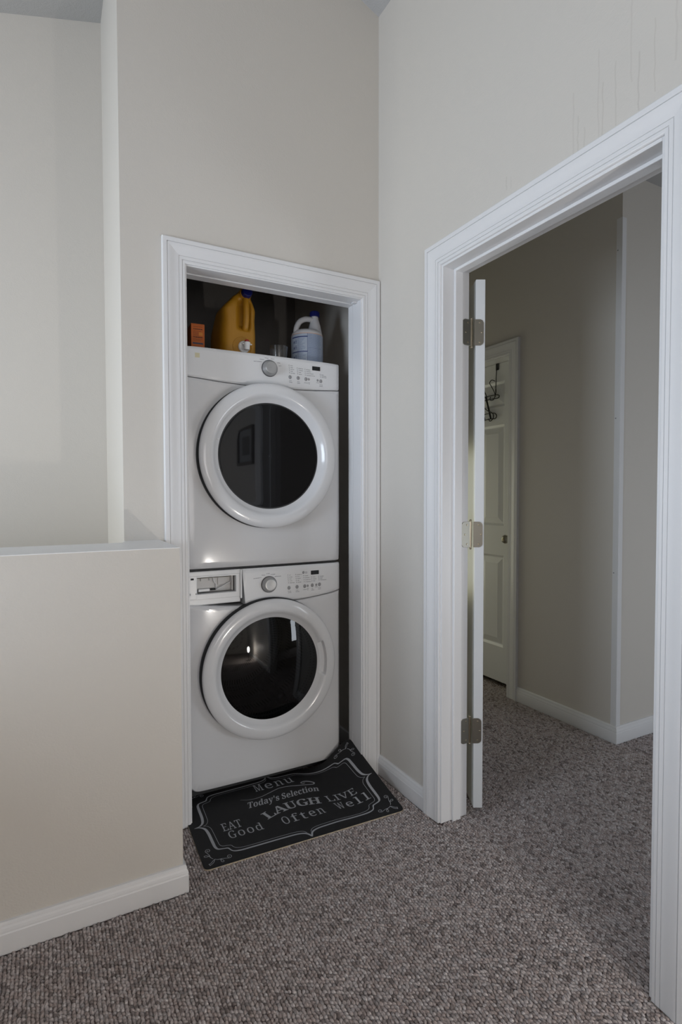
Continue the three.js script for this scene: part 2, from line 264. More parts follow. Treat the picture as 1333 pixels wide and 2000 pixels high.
const BASE = [[0, 0], [0.0135, 0], [0.014, 0.002], [0.014, 0.0545], [0.0125, 0.057], [0.012, 0.0585], [0.0135, 0.06], [0.0135, 0.064], [0.0118, 0.0695], [0.0092, 0.0735], [0.0088, 0.0755], [0.0098, 0.0765], [0.009, 0.0805], [0.0062, 0.0845], [0.0035, 0.0855], [0, 0.0855]];
function baseboard(a, b, n, m0 = 0, m1 = 0) {          // along a -> b (x, z), facing n; mitres lengthen the ends by m per unit of thickness
  const L = Math.hypot(b[0] - a[0], b[1] - a[1]), u = [(b[0] - a[0]) / L, (b[1] - a[1]) / L];
  const r = (q, m) => BASE.map(([o, y]) => [q[0] + n[0] * o + u[0] * m * o, y, q[1] + n[1] * o + u[1] * m * o]);
  const A = r(a, -m0), B = r(b, m1), cap = (w) => { const c = w.reduce((q, p) => q.map((v, i) => v + p[i] / w.length), [0, 0, 0]); return strip([w, w.map(() => c)]); };
  return [crease(strip([A, B]), 0.4), cap(A), cap(B)];
}
struct(obj('baseboard_half', [...baseboard([-2.6, 0.333], [0.356, 0.333], [0, 1], 0, 1), ...baseboard([0.356, 0.333], [0.356, 0.022], [1, 0], 1, 0)], M.trim), 'white baseboard along the half wall');
struct(obj('baseboard_right', baseboard([X0, 0.0], [X0, 0.3455], [-1, 0]), M.trim), 'short white baseboard beside the closet');
struct(obj('baseboard_right_rear', baseboard([X0, 1.3235], [X0, 4.2], [-1, 0]), M.trim));
struct(obj('baseboard_far', [...baseboard([X1, -0.314], [X1, 0.32], [-1, 0], 0, 1)], M.trim), 'white baseboard of the next room');
struct(obj('baseboard_far_return', baseboard([X1, 0.32], [4.6, 0.32], [0, 1], 1, 0), M.trim), 'white baseboard on the lit wall of the next room');
struct(obj('baseboard_closet', rb(X0 - 0.018, X0 - 0.006, 0, 0.082, -0.88, -0.115, 0.002), M.trim));
// plastic corner guard on the outside corner of the next room
const guard = tag(group('corner_guard', scene, [X1, 0.0855, 0.32]), 'narrow white plastic corner guard on the outside wall corner of the next room', 'corner guard');
obj('guard_flange', rb(-0.003, 0, 0, 2.45, -0.028, 0.003, 0.0012), M.trim, guard);
obj('guard_flange', rb(0, 0.028, 0, 2.45, 0, 0.003, 0.0012), M.trim, guard);
for (const y of [0.75, 1.5, 2.3]) obj('nail_head', cyl(0.003, 0.003, 0.002, 12).rotateZ(Math.PI / 2).translate(-0.0035, y, -0.02), M.button, guard);

// ------------------------------------------------------------------ hinged door, folded back into the next room
const d1 = struct(group('door_1', scene, [1.4155, 0, 0.4495], 0), 'white door folded back behind its jamb, seen along its hinge edge');
const sd = [0.474, -0.8805], ed = [0.8805, 0.474];     // direction of the slab and of its edge
{ // local x along the edge (thickness), local -z along the slab
  d1.rotation.y = Math.atan2(-ed[1], ed[0]);
  obj('slab', rb(0, 0.0345, 0.028, 2.012, -0.76, 0, 0.0015), M.door, d1);
  const cd = Math.cos(d1.rotation.y), sn = Math.sin(d1.rotation.y);
  const toLocal = (x, y, z) => { const dx = x - d1.position.x, dz = z - d1.position.z; return [cd * dx - sn * dz, y, sn * dx + cd * dz]; };
  const leafShape = (w, h, r) => { const s = new THREE.Shape(); s.moveTo(0, -h / 2); s.lineTo(w - r, -h / 2); s.absarc(w - r, -h / 2 + r, r, -Math.PI / 2, 0); s.lineTo(w, h / 2 - r); s.absarc(w - r, h / 2 - r, r, 0, Math.PI / 2); s.lineTo(0, h / 2); return new THREE.ExtrudeGeometry(s, { depth: 0.0022, bevelEnabled: true, bevelSize: 0.0004, bevelThickness: 0.0004, bevelSegments: 2, curveSegments: 8 }); };
  const screw = (x, y) => [new THREE.SphereGeometry(0.0036, 12, 6, 0, 6.3, 0, 1.57).rotateX(Math.PI / 2).scale(1, 1, 0.4).translate(x, y, 0.0026), bx(x - 0.0028, x + 0.0028, y - 0.0005, y + 0.0005, 0.0034, 0.0041), bx(x - 0.0005, x + 0.0005, y - 0.0028, y + 0.0028, 0.0034, 0.0041)];
  for (const y of [1.8175, 1.069, 0.3255]) {
    const h = group('hinge', d1), pin = [1.4055, y, 0.4375], H = 0.095;
    part(h, 'worn nickel butt hinge');
    const pl = toLocal(...pin);
    const kn = []; for (let i = 0; i < 5; i++) kn.push(cyl(0.0056, 0.0056, H / 5 - 0.0008, 16).translate(pl[0], y - H / 2 + (i + 0.5) * H / 5, pl[2]));
    obj('knuckle', [...kn, cyl(0.0042, 0.0042, H + 0.01, 12).translate(pl[0], y, pl[2]), new THREE.SphereGeometry(0.005, 12, 8).translate(pl[0], y + H / 2 + 0.004, pl[2]), new THREE.SphereGeometry(0.005, 12, 8).translate(pl[0], y - H / 2 - 0.004, pl[2])], M.brassy, h);
    // leaf on the door edge (faces away from the slab)
    const l1 = leafShape(0.0275 + 0.006, H, 0.015).translate(-0.0055, y, 0.0004);
    obj('leaf', l1, M.nickel, h);
    obj('screw', [screw(0.014, y + 0.036), screw(0.022, y), screw(0.014, y - 0.036)].flat(), M.brassy, h);
    // leaf let into the jamb: lies on the plane z = 0.4365 and runs towards -x
    const w = 0.043, toL = (g) => { g.rotateY(0); const m = new THREE.Matrix4().makeRotationY(Math.PI); g.applyMatrix4(m); g.rotateY(0); return g; };
    const l2 = leafShape(w, H, 0.015).rotateZ(Math.PI).translate(pin[0], y, 0.4362);
    const s2 = [screw(-0.018, 0.036), screw(-0.028, 0), screw(-0.018, -0.036)].flat().map((g) => g.translate(pin[0], y, 0.4362));
    const back = (g) => { g.translate(-d1.position.x, 0, -d1.position.z); return g.rotateY(-d1.rotation.y); };
    obj('leaf', back(l2), M.nickel, h); obj('screw', s2.map(back), M.brassy, h);
  }
}
// ------------------------------------------------------------------ closed six-panel door in the next room
const d2 = struct(group('door_2', scene, [2.525, 0.032, -0.402]), 'closed white six panel door in the next room');
{ // local: z from 0 to -0.77 across, x is depth (front face at 0 looks to -x)
  const W = 0.77, Hh = 2.008, cols = [[0.118, 0.335], [0.435, 0.652]], rows = [[0.222, 0.803], [0.99, 1.625], [1.738, 1.895]];
  const sh = new THREE.Shape([[0, 0], [W, 0], [W, Hh], [0, Hh]].map((p) => new THREE.Vector2(...p)));
  for (const [a, b] of cols) for (const [c, d] of rows) sh.holes.push(new THREE.Path([[a, c], [b, c], [b, d], [a, d]].map((p) => new THREE.Vector2(...p))));
  const toDoor = (g) => g.rotateY(Math.PI / 2);          // s -> -z, extrude depth -> +x
  obj('slab', [toDoor(new THREE.ExtrudeGeometry(sh, { depth: 0.011, bevelEnabled: false })), bx(0.0115, 0.035, 0, Hh, -W, 0)], M.door, d2);
  for (const [a, b] of cols) for (const [c, d] of rows) {
    const ring = (i, x) => [[x, c + i, -(a + i)], [x, c + i, -(b - i)], [x, d - i, -(b - i)], [x, d - i, -(a + i)], [x, c + i, -(a + i)]];
    const f = 0.05, R = [ring(0, 0), ring(0.004, 0.003), ring(0.014, 0.011), ring(0.02, 0.011), ring(f, 0.003), ring(f + 0.002, 0.002)];
    const q = ring(f + 0.002, 0.002);
    obj('panel', [crease(strip(R), 0.2), strip([[q[0], q[1]], [q[3], q[2]]])], M.door, d2);
  }
  const k = group('door_knob', d2, [0, 0.912, -0.066]); part(k, 'round nickel door knob');
  const prof = [[0, 0.058], [0.012, 0.057], [0.022, 0.051], [0.0265, 0.041], [0.024, 0.031], [0.014, 0.025], [0.011, 0.02], [0.012, 0.008], [0.03, 0.006], [0.032, 0.001], [0.032, 0]].map((p) => new THREE.Vector2(...p));
  obj('knob', new THREE.LatheGeometry(prof, 32).rotateZ(Math.PI / 2), M.nickel, k);
  obj('keyhole', [cyl(0.006, 0.006, 0.003, 16).rotateZ(Math.PI / 2).translate(-0.0585, 0, 0), bx(-0.061, -0.0595, -0.004, 0.004, -0.0008, 0.0008)], M.brassy, k);
}
{ // over-the-door hook rack of black wire
  const g = tag(group('coat_hook_rack', scene, [2.525, 1.69, -0.64]), 'black wire coat hook rack hanging over the closed door in the next room', 'hook rack');
  const P = (pts, dx = 0.012) => pts.map(([z, y], i) => [-(Array.isArray(dx) ? dx[i] : dx), y - 1.69, z + 0.64]);
  obj('strap', [rb(-0.006, -0.003, 2.0 - 1.69, 2.058 - 1.69, 0.047, 0.071, 0.001), tube(P([[-0.581, 2.01], [-0.585, 1.96], [-0.587, 1.9], [-0.591, 1.845]], 0.009), 0.0026)], M.blackWire, g);
  obj('strap', [rb(-0.006, -0.003, 2.0 - 1.69, 2.058 - 1.69, -0.333, -0.309, 0.001), tube(P([[-0.961, 2.01], [-0.965, 1.96], [-0.967, 1.845]], 0.009), 0.0026)], M.blackWire, g);
  obj('hook', [tube(P([[-0.589, 1.932], [-0.602, 1.94], [-0.614, 1.924], [-0.605, 1.9], [-0.59, 1.86], [-0.588, 1.835]], [0.014, 0.03, 0.036, 0.03, 0.018, 0.012]), 0.0026), tube(P([[-0.586, 1.9], [-0.57, 1.862], [-0.567, 1.838], [-0.575, 1.815], [-0.603, 1.812], [-0.626, 1.824], [-0.631, 1.84]], [0.012, 0.025, 0.034, 0.038, 0.034, 0.022, 0.012]), 0.0026)], M.blackWire, g);
  obj('rail', tube(P([[-0.98, 1.846], [-0.72, 1.846], [-0.569, 1.844], [-0.554, 1.837], [-0.559, 1.825], [-0.609, 1.825], [-0.98, 1.831]]), 0.003, 80, true), M.blackWire, g);
  obj('rail', tube(P([[-0.95, 1.734], [-0.72, 1.734], [-0.593, 1.732], [-0.574, 1.715], [-0.583, 1.699], [-0.622, 1.7], [-0.95, 1.704]], 0.014), 0.003, 80, true), M.blackWire, g);
  obj('brace', [tube(P([[-0.672, 1.846], [-0.648, 1.77], [-0.626, 1.7]], 0.013), 0.0055, 12)], M.blackWire, g);
  obj('hook', [tube(P([[-0.688, 1.91], [-0.67, 1.875], [-0.663, 1.838], [-0.672, 1.82]], [0.03, 0.024, 0.014, 0.012]), 0.0028)], M.blackWire, g);
  obj('hook', [tube(P([[-0.684, 1.789], [-0.646, 1.756], [-0.605, 1.73], [-0.595, 1.7], [-0.612, 1.684], [-0.645, 1.701]], [0.036, 0.026, 0.016, 0.024, 0.03, 0.016]), 0.003)], M.blackWire, g);
  obj('hook', [tube(P([[-0.71, 1.78], [-0.684, 1.729], [-0.678, 1.699], [-0.689, 1.688]], [0.034, 0.02, 0.016, 0.024]), 0.003)], M.blackWire, g);
}

// ------------------------------------------------------------------ the two machines
const HW = 0.3395, CX = 0.811;
const bow = (x) => { const t = x / HW; return -0.004 * t * t - 0.01 * Math.pow(t, 10); };
function facePanel(outline, cy, hr, r, depth, vb = () => 0) {         // sheet with a round hole, its outer edge rolled back
  const n = outline.length, N = outline.map((p, i) => { const a = outline[(i + n - 1) % n], b = outline[(i + 1) % n], L = Math.hypot(b[0] - a[0], b[1] - a[1]); return [(b[1] - a[1]) / L, -(b[0] - a[0]) / L]; });
  const ang = outline.map(([x, y]) => Math.atan2(y - cy, x)), hole = (i, z, k = hr) => [k * Math.cos(ang[i]), cy + k * Math.sin(ang[i]), z];
  const rows = []; const I = outline.map((_, i) => i);
  rows.push(I.map((i) => hole(i, -0.03))); rows.push(I.map((i) => { const h = hole(i, 0); return [h[0], h[1], bow(h[0]) + vb(h[1])]; }));
  for (let k = 1; k <= 12; k++) rows.push(I.map((i) => { const h = hole(i, 0), t = k / 12, x = h[0] + (outline[i][0] - N[i][0] * r - h[0]) * t, y = h[1] + (outline[i][1] - N[i][1] * r - h[1]) * t; return [x, y, bow(x) + vb(y)]; }));
  for (let k = 1; k <= 5; k++) rows.push(I.map((i) => { const a = (k / 5) * Math.PI / 2, o = r * (1 - Math.sin(a)), x = outline[i][0] - N[i][0] * o, y = outline[i][1] - N[i][1] * o; return [x, y, bow(x) + vb(y) - r * (1 - Math.cos(a))]; }));
  rows.push(I.map((i) => [outline[i][0], outline[i][1], -depth]));
  return crease(strip(rows, true), 0.9);
}
function outlineOf(y0, top, R) {                         // bottom edge with rounded corners, straight sides, curved top
  const p = [], arc = (cx, cy, a0, a1) => { for (let i = 0; i <= 10; i++) { const a = a0 + (a1 - a0) * i / 10; p.push([cx + R * Math.cos(a), cy + R * Math.sin(a)]); } };
  for (let i = 1; i < 40; i++) p.push([-HW + R + (2 * HW - 2 * R) * i / 40, y0]);
  arc(HW - R, y0 + R, -Math.PI / 2, 0); const yt = top(HW);
  for (let i = 1; i < 40; i++) p.push([HW, y0 + R + (yt - y0 - R) * i / 40]);
  for (let i = 0; i <= 60; i++) { const x = HW - 2 * HW * i / 60; p.push([x, top(x)]); }
  for (let i = 39; i > 0; i--) p.push([-HW, y0 + R + (yt - y0 - R) * i / 40]);
  arc(-HW + R, y0 + R, Math.PI, 1.5 * Math.PI); return p;
}
function bandPanel(x0, x1, bot, top, r, depth, uvBox, leftCut = 0) {   // control panel between two curves, edges rolled, print mapped by position
  const us = [], vs = [], C = (a, n) => { for (let i = 0; i <= n; i++) a.push(i / n); };
  for (const e of [0, 0.15, 0.4, 0.7, 1]) us.push(e * r / (x1 - x0)); for (let i = 1; i < 60; i++) us.push(r / (x1 - x0) + (1 - 2 * r / (x1 - x0)) * i / 60); for (const e of [1, 0.7, 0.4, 0.15, 0]) us.push(1 - e * r / (x1 - x0));
  const hh = top - bot(0); for (const e of [0, 0.15, 0.4, 0.7, 1]) vs.push(e * r / hh); for (let i = 1; i < 12; i++) vs.push(r / hh + (1 - 2 * r / hh) * i / 12); for (const e of [1, 0.7, 0.4, 0.15, 0]) vs.push(1 - e * r / hh);
  const roll = (d) => (d >= r ? 0 : r - Math.sqrt(Math.max(0, r * r - (r - d) * (r - d))));
  const at = (u, v, back) => { let x = x0 + (x1 - x0) * u; const yb = bot(x), y = yb + (top - yb) * v; x += leftCut * (1 - u) * (1 - v); const z = back ? -depth : bow(x) - Math.max(0, Math.min(0.02, roll(Math.min(x1 - x, x - x0 < 0 ? 0 : (x - x0) * 1)) + roll(Math.min(y - yb, top - y)))); return [x, y, z]; };
  const rows = vs.map((v) => us.map((u) => at(u, v)));
  const edge = [...us.map((u) => [u, 0]), ...vs.slice(1).map((v) => [1, v]), ...us.slice(0, -1).reverse().map((u) => [u, 1]), ...vs.slice(1, -1).reverse().map((v) => [0, v])];
  const g = mergeGeometries([crease(strip(rows), 0.9), crease(strip([edge.map(([u, v]) => at(u, v)), edge.map(([u, v]) => at(u, v, true))], true), 0.9)].map((q) => { for (const k of Object.keys(q.attributes)) if (!['position', 'normal'].includes(k)) q.deleteAttribute(k); return q; }));
  const p = g.attributes.position, uv = []; for (let i = 0; i < p.count; i++) uv.push((p.getX(i) - uvBox[0]) / (uvBox[1] - uvBox[0]), (p.getY(i) - uvBox[2]) / (uvBox[3] - uvBox[2]));
  g.setAttribute('uv', new THREE.Float32BufferAttribute(uv, 2)); return g;
}
function revolve(prof, N, disp) {                        // profile [r, z] about z, with an optional push(r, angle) added to z
  const c = new THREE.SplineCurve(prof.map((p) => new THREE.Vector2(...p))).getPoints(prof.length * 9);
  return strip(c.map((p) => { const row = []; for (let i = 0; i < N; i++) { const a = (i / N) * Math.PI * 2; row.push([p.x * Math.cos(a), p.x * Math.sin(a), p.y + (disp ? disp(p.x, a, p.y) : 0)]); } return row; }), true);
}
function printTex(y0, y1, items) {
  const W = 2048, Hh = Math.round(2048 * (y1 - y0) / (2 * HW));
  return canvasTex(W, Hh, (c) => {
    c.fillStyle = '#e3e4e6'; c.fillRect(0, 0, W, Hh);
    const X = (x) => (x + HW) / (2 * HW) * W, Y = (y) => (y1 - y) / (y1 - y0) * Hh; let s = 3; const r = () => ((s = (s * 1103515245 + 12345) % 2147483648) / 2147483648);
    for (const it of items) {
      if (it.dot) { c.fillStyle = '#3a3b40'; c.beginPath(); c.ellipse(X(it.x), Y(it.y), 4.2, 4.6, 0, 0, 7); c.fill(); }
      else if (it.patch) { c.fillStyle = 'rgba(215,205,165,0.8)'; c.fillRect(X(it.x - 0.009), Y(it.y + 0.009), 54, 54); }
      else { // small illegible lettering
        c.save(); c.translate(X(it.x), Y(it.y)); c.rotate(-(it.a || 0)); c.strokeStyle = '#6d6e73'; c.lineWidth = 2.2; const w = it.w / (2 * HW) * W; let x = 0;
        while (x < w) { const l = 4 + r() * 3; c.beginPath(); const k = Math.floor(r() * 4); if (k === 0) { c.ellipse(x + l / 2, -3, l / 2, 3.4, 0, 0, 7); } else if (k === 1) { c.moveTo(x, 0); c.lineTo(x, -9); c.moveTo(x, -4); c.lineTo(x + l, -4); c.lineTo(x + l, 0); } else if (k === 2) { c.moveTo(x, 0); c.lineTo(x, -6); c.lineTo(x + l, -6); c.lineTo(x + l, 0); } else { c.moveTo(x + l / 2, 0); c.lineTo(x + l / 2, -9); c.moveTo(x, -6); c.lineTo(x + l, -6); } c.stroke(); x += l + 3; }
        c.restore();
      }
    }
  });
}
function dotCol(x0, y0, x1, y1, n, ws, dotDy = 0) { const o = []; for (let i = 0; i < n; i++) { const t = n > 1 ? i / (n - 1) : 0, x = x0 + (x1 - x0) * t, y = y0 + (y1 - y0) * t; o.push({ dot: 1, x, y }, { x: x + 0.006, y: y - 0.0022, w: ws[i % ws.length] }); } return o; }
const lbl = (x, y, w) => ({ x: x - w / 2, y, w });
function makeMachine(name, yBase, H, k) {
  const g = group(name, scene, [CX, yBase, -0.115]);
  const Y = (y) => y - yBase, seam = (x) => Y(k.seam) + k.smile * (x / HW) ** 2, cy = Y(k.cy), y0 = Y(k.bottom), top = H;
  obj('front_panel', facePanel(outlineOf(y0, (x) => seam(x) - 0.0016, k.corner), cy, 0.248, k.grip ? 0.012 : 0.008, 0.09, k.grip ? undefined : (y) => -0.2 * Math.max(0, 0.16 - y) ** 2), M.enamel, g);
  const tex = printTex(seam(0), top, k.print.map((p) => ({ ...p, y: Y(p.y) })));
  const pm = phys({ map: tex, roughness: 0.3, color: lin(0.98, 0.98, 0.98) });
  part(obj('control_panel', bandPanel(k.px0, HW, (x) => seam(x) + 0.0016, top, 0.008, 0.09, [-HW, HW, seam(0), top], k.leftCut), pm, g), 'white control panel with small printed lettering');
  obj('cabinet', [rb(-HW + 0.004, -HW + 0.024, y0 + 0.004, top - 0.001, -0.70, -0.062, 0.004), rb(HW - 0.024, HW - 0.004, y0 + 0.004, top - 0.001, -0.70, -0.062, 0.004), rb(-HW + 0.004, HW - 0.004, top - 0.02, top - 0.001, -0.70, -0.03, 0.004), rb(-HW + 0.004, HW - 0.004, y0 + 0.004, y0 + 0.02, -0.70, -0.062, 0.004), rb(-HW + 0.004, HW - 0.004, y0 + 0.004, top - 0.001, -0.71, -0.69, 0.004)], M.side, g);
  obj('seal_ring', new THREE.LatheGeometry([[0.246, -0.02], [0.246, 0.004], [0.262, 0.02], [k.R - 0.012, 0.0225], [k.R + 0.0015, 0.012], [k.R + 0.003, 0.004], [k.R + 0.003, -0.006], [0.246, -0.02]].map((p) => new THREE.Vector2(...p)), 96).rotateX(Math.PI / 2).translate(0, cy, 0), M.gasket, g);
  const door = group('door', g, [0, cy, 0.024]);
  const RO = k.R, pr = [[RO - 0.008, 0.0], [RO - 0.001, 0.003], [RO + 0.001, 0.009], [RO - 0.002, 0.0165], [RO - 0.011, 0.022], [RO - 0.024, 0.0248], [RO - 0.037, 0.0252], [RO - 0.046, 0.0232], [RO - 0.053, 0.018], [RO - 0.061, 0.0095], [RO - 0.07, 0.0015], [RO - 0.077, -0.004]];
  obj('door_ring', revolve(pr, 360, k.grip ? (r, a, z) => { const d = ((a + Math.PI) % (2 * Math.PI)) - Math.PI, w = smooth(-0.25, -0.2, d) * (1 - smooth(0.37, 0.385, d)) * smooth(RO - 0.08, RO - 0.072, r) * (1 - smooth(RO - 0.0465, RO - 0.0435, r)); return Math.min(0, 0.0035 - z) * w; } : null), M.enamel, door);
  obj('ring_back', new THREE.LatheGeometry([[RO - 0.008, 0], [0.21, -0.004]].map((p) => new THREE.Vector2(...p)), 96).rotateX(Math.PI / 2), M.gasket, door);
  if (k.grip) {
    const bowl = []; for (let i = 0; i <= 12; i++) { const r = (RO - 0.077) * (1 - i / 12) + 0.0005; bowl.push([r, -0.004 + 0.02 * (1 - (r / (RO - 0.077)) ** 2)]); }
    part(obj('door_glass', revolve(bowl, 128), M.bowlGlass, door), 'dark domed door glass');
    obj('drum', [new THREE.LatheGeometry([[0.2, -0.04], [0.247, -0.06], [0.25, -0.12], [0.25, -0.46], [0.23, -0.5], [0.08, -0.52], [0.0005, -0.5]].map((p) => new THREE.Vector2(...p)), 96).rotateX(Math.PI / 2).translate(0, cy, 0)], drumMat, g);
    for (let i = 0; i < 3; i++) obj('drum_lifter', new RoundedBoxGeometry(0.05, 0.055, 0.3, 3, 0.02).translate(0, -0.228, -0.28).rotateZ(0.5 + i * 2.094).translate(0, cy, 0), M.steel, g);
  } else {
    obj('door_glass', revolve([[RO - 0.077, -0.003], [RO - 0.082, -0.006], [0.15, -0.0065], [0.08, -0.0068], [0.0005, -0.007]], 128), M.darkGlass, door);
    for (const y of [-0.062, 0.056]) obj('hinge_notch', rb(-RO + 0.0695, -RO + 0.078, y, y + 0.006, 0.003, 0.012, 0.002), M.plasticWhite, door);
  }
  const kn = group('dial_knob', g, [k.knob[0], Y(k.knob[1]), 0]);
  obj('dial_base', new THREE.LatheGeometry([[0.0005, 0.006], [0.03, 0.006], [0.0335, 0.005], [0.034, 0.002], [0.034, -0.002]].map((p) => new THREE.Vector2(...p)), 48).rotateX(Math.PI / 2), M.knobRim, kn);
  obj('dial_cap', new THREE.LatheGeometry([[0.0005, 0.0235], [0.018, 0.0238], [0.0225, 0.0245], [0.0242, 0.023], [0.0252, 0.019], [0.0295, 0.008], [0.0315, 0.0065], [0.032, 0.004]].map((p) => new THREE.Vector2(...p)), 64).rotateX(Math.PI / 2), M.knob, kn);
  for (const [x, y, r] of k.buttons) obj('button', new THREE.SphereGeometry(r, 20, 10, 0, 6.3, 0, 1.57).rotateX(Math.PI / 2).scale(1, 1.12, 0.45).translate(x, Y(y), bow(x) - 0.0002), M.button, g);
  obj('display', rb(k.disp[0], k.disp[1], Y(k.disp[2]), Y(k.disp[3]), -0.01, bow(0.22) + 0.0016, 0.0015), M.display, g);
  return g;
}
const drumMat = std({ color: lin(0.42, 0.42, 0.42), roughness: 0.35, metalness: 0.9, map: (() => { const t = dataTex(64, (x, y) => { const d = Math.hypot(x - 32, y - 32); return d < 13 ? [20, 20, 20] : [235, 235, 235]; }, true); t.repeat.set(110, 14); return t; })() });
const dryer = makeMachine('dryer', 0.92, 0.871, {
  bottom: 0.929, seam: 1.659, smile: 0.0175, cy: 1.3765, corner: 0.008, R: 0.2915, px0: -HW, leftCut: 0, knob: [0.008, 1.736],
  disp: [0.202, 0.24, 1.7495, 1.767],
  buttons: [[0.099, 1.71, 0.0072], [0.136, 1.71, 0.0072], [0.172, 1.709, 0.0072], [0.186, 1.7095, 0.0048], [0.228, 1.709, 0.0048], [0.243, 1.707, 0.0072]],
  print: [...dotCol(0.095, 1.759, 0.097, 1.728, 5, [0.01, 0.01, 0.017, 0.009, 0.018]), ...dotCol(0.132, 1.751, 0.134, 1.727, 4, [0.02, 0.018, 0.01, 0.012]), ...dotCol(0.168, 1.75, 0.17, 1.726, 4, [0.018, 0.02, 0.034, 0.037]), ...dotCol(0.24, 1.736, 0.242, 1.725, 3, [0.011, 0.022, 0.024]),
    lbl(0.101, 1.694, 0.01), lbl(0.102, 1.688, 0.013), lbl(0.137, 1.693, 0.009), lbl(0.138, 1.687, 0.012), lbl(0.173, 1.692, 0.017), lbl(0.187, 1.694, 0.007), { dot: 1, x: 0.188, y: 1.69 }, lbl(0.229, 1.698, 0.014), lbl(0.244, 1.69, 0.014), lbl(0.244, 1.684, 0.014),
    { x: -0.059, y: 1.757, w: 0.033, a: 0.05 }, { x: -0.033, y: 1.768, w: 0.018 }, { x: -0.012, y: 1.776, w: 0.016 }, { x: 0.014, y: 1.775, w: 0.014 }, { x: 0.043, y: 1.762, w: 0.012 }, { x: 0.05, y: 1.75, w: 0.01 }, { patch: 1, x: -0.285, y: 1.757 }],
});
tag(dryer, 'white front loading dryer with flat dark round window, stacked on top', 'dryer');
obj('stacking_rail', rb(-HW + 0.012, HW - 0.012, 0, 0.012, -0.69, -0.022, 0.002), M.gasket, dryer);
const washer = makeMachine('washing_machine', 0, 0.919, {
  bottom: 0.046, seam: 0.768, smile: 0.028, cy: 0.505, corner: 0.05, R: 0.2875, px0: -0.113, leftCut: 0.012, grip: true, knob: [0.0, 0.849],
  disp: [0.1925, 0.2305, 0.875, 0.8925],
  buttons: [[0.09, 0.827, 0.0072], [0.127, 0.828, 0.0072], [0.163, 0.828, 0.0072], [0.177, 0.8285, 0.0048], [0.199, 0.829, 0.0072], [0.218, 0.8295, 0.0048], [0.234, 0.83, 0.0072], [0.157, 0.887, 0.0055]],
  print: [...dotCol(0.085, 0.881, 0.088, 0.848, 5, [0.008, 0.012, 0.009, 0.01, 0.02]), ...dotCol(0.121, 0.881, 0.125, 0.848, 5, [0.02, 0.009, 0.014, 0.008, 0.016]), ...dotCol(0.158, 0.873, 0.161, 0.847, 4, [0.014, 0.022, 0.024, 0.024]), ...dotCol(0.195, 0.865, 0.197, 0.848, 3, [0.013, 0.016, 0.01]), ...dotCol(0.231, 0.866, 0.232, 0.849, 4, [0.016, 0.013, 0.009, 0.03]), { x: 0.165, y: 0.887, w: 0.009 }, { x: 0.165, y: 0.882, w: 0.009 },
    lbl(0.092, 0.811, 0.014), lbl(0.093, 0.805, 0.013), lbl(0.128, 0.812, 0.01), lbl(0.129, 0.806, 0.014), lbl(0.164, 0.812, 0.015), lbl(0.178, 0.816, 0.007), { dot: 1, x: 0.178, y: 0.811 }, lbl(0.199, 0.813, 0.008), lbl(0.2, 0.807, 0.012), lbl(0.219, 0.819, 0.013), lbl(0.235, 0.815, 0.013), lbl(0.235, 0.809, 0.013),
    { x: -0.066, y: 0.876, w: 0.034, a: 0.05 }, { x: -0.032, y: 0.887, w: 0.015 }, { x: -0.01, y: 0.892, w: 0.013 }, { x: 0.009, y: 0.888, w: 0.018 }, { x: 0.026, y: 0.878, w: 0.027 }],
});
tag(washer, 'white front loading washing machine with open detergent compartment, under the dryer', 'washing machine');
obj('toe_panel', rb(-HW + 0.02, HW - 0.02, 0.012, 0.06, -0.066, -0.052, 0.002), M.gasket, washer);
for (const [x, z] of [[-0.28, -0.14], [0.28, -0.14], [-0.28, -0.62], [0.28, -0.62]]) obj('foot', [cyl(0.022, 0.026, 0.014, 20).translate(x, 0.007, z), cyl(0.008, 0.008, 0.04, 12).translate(x, 0.032, z)], M.gasket, washer);
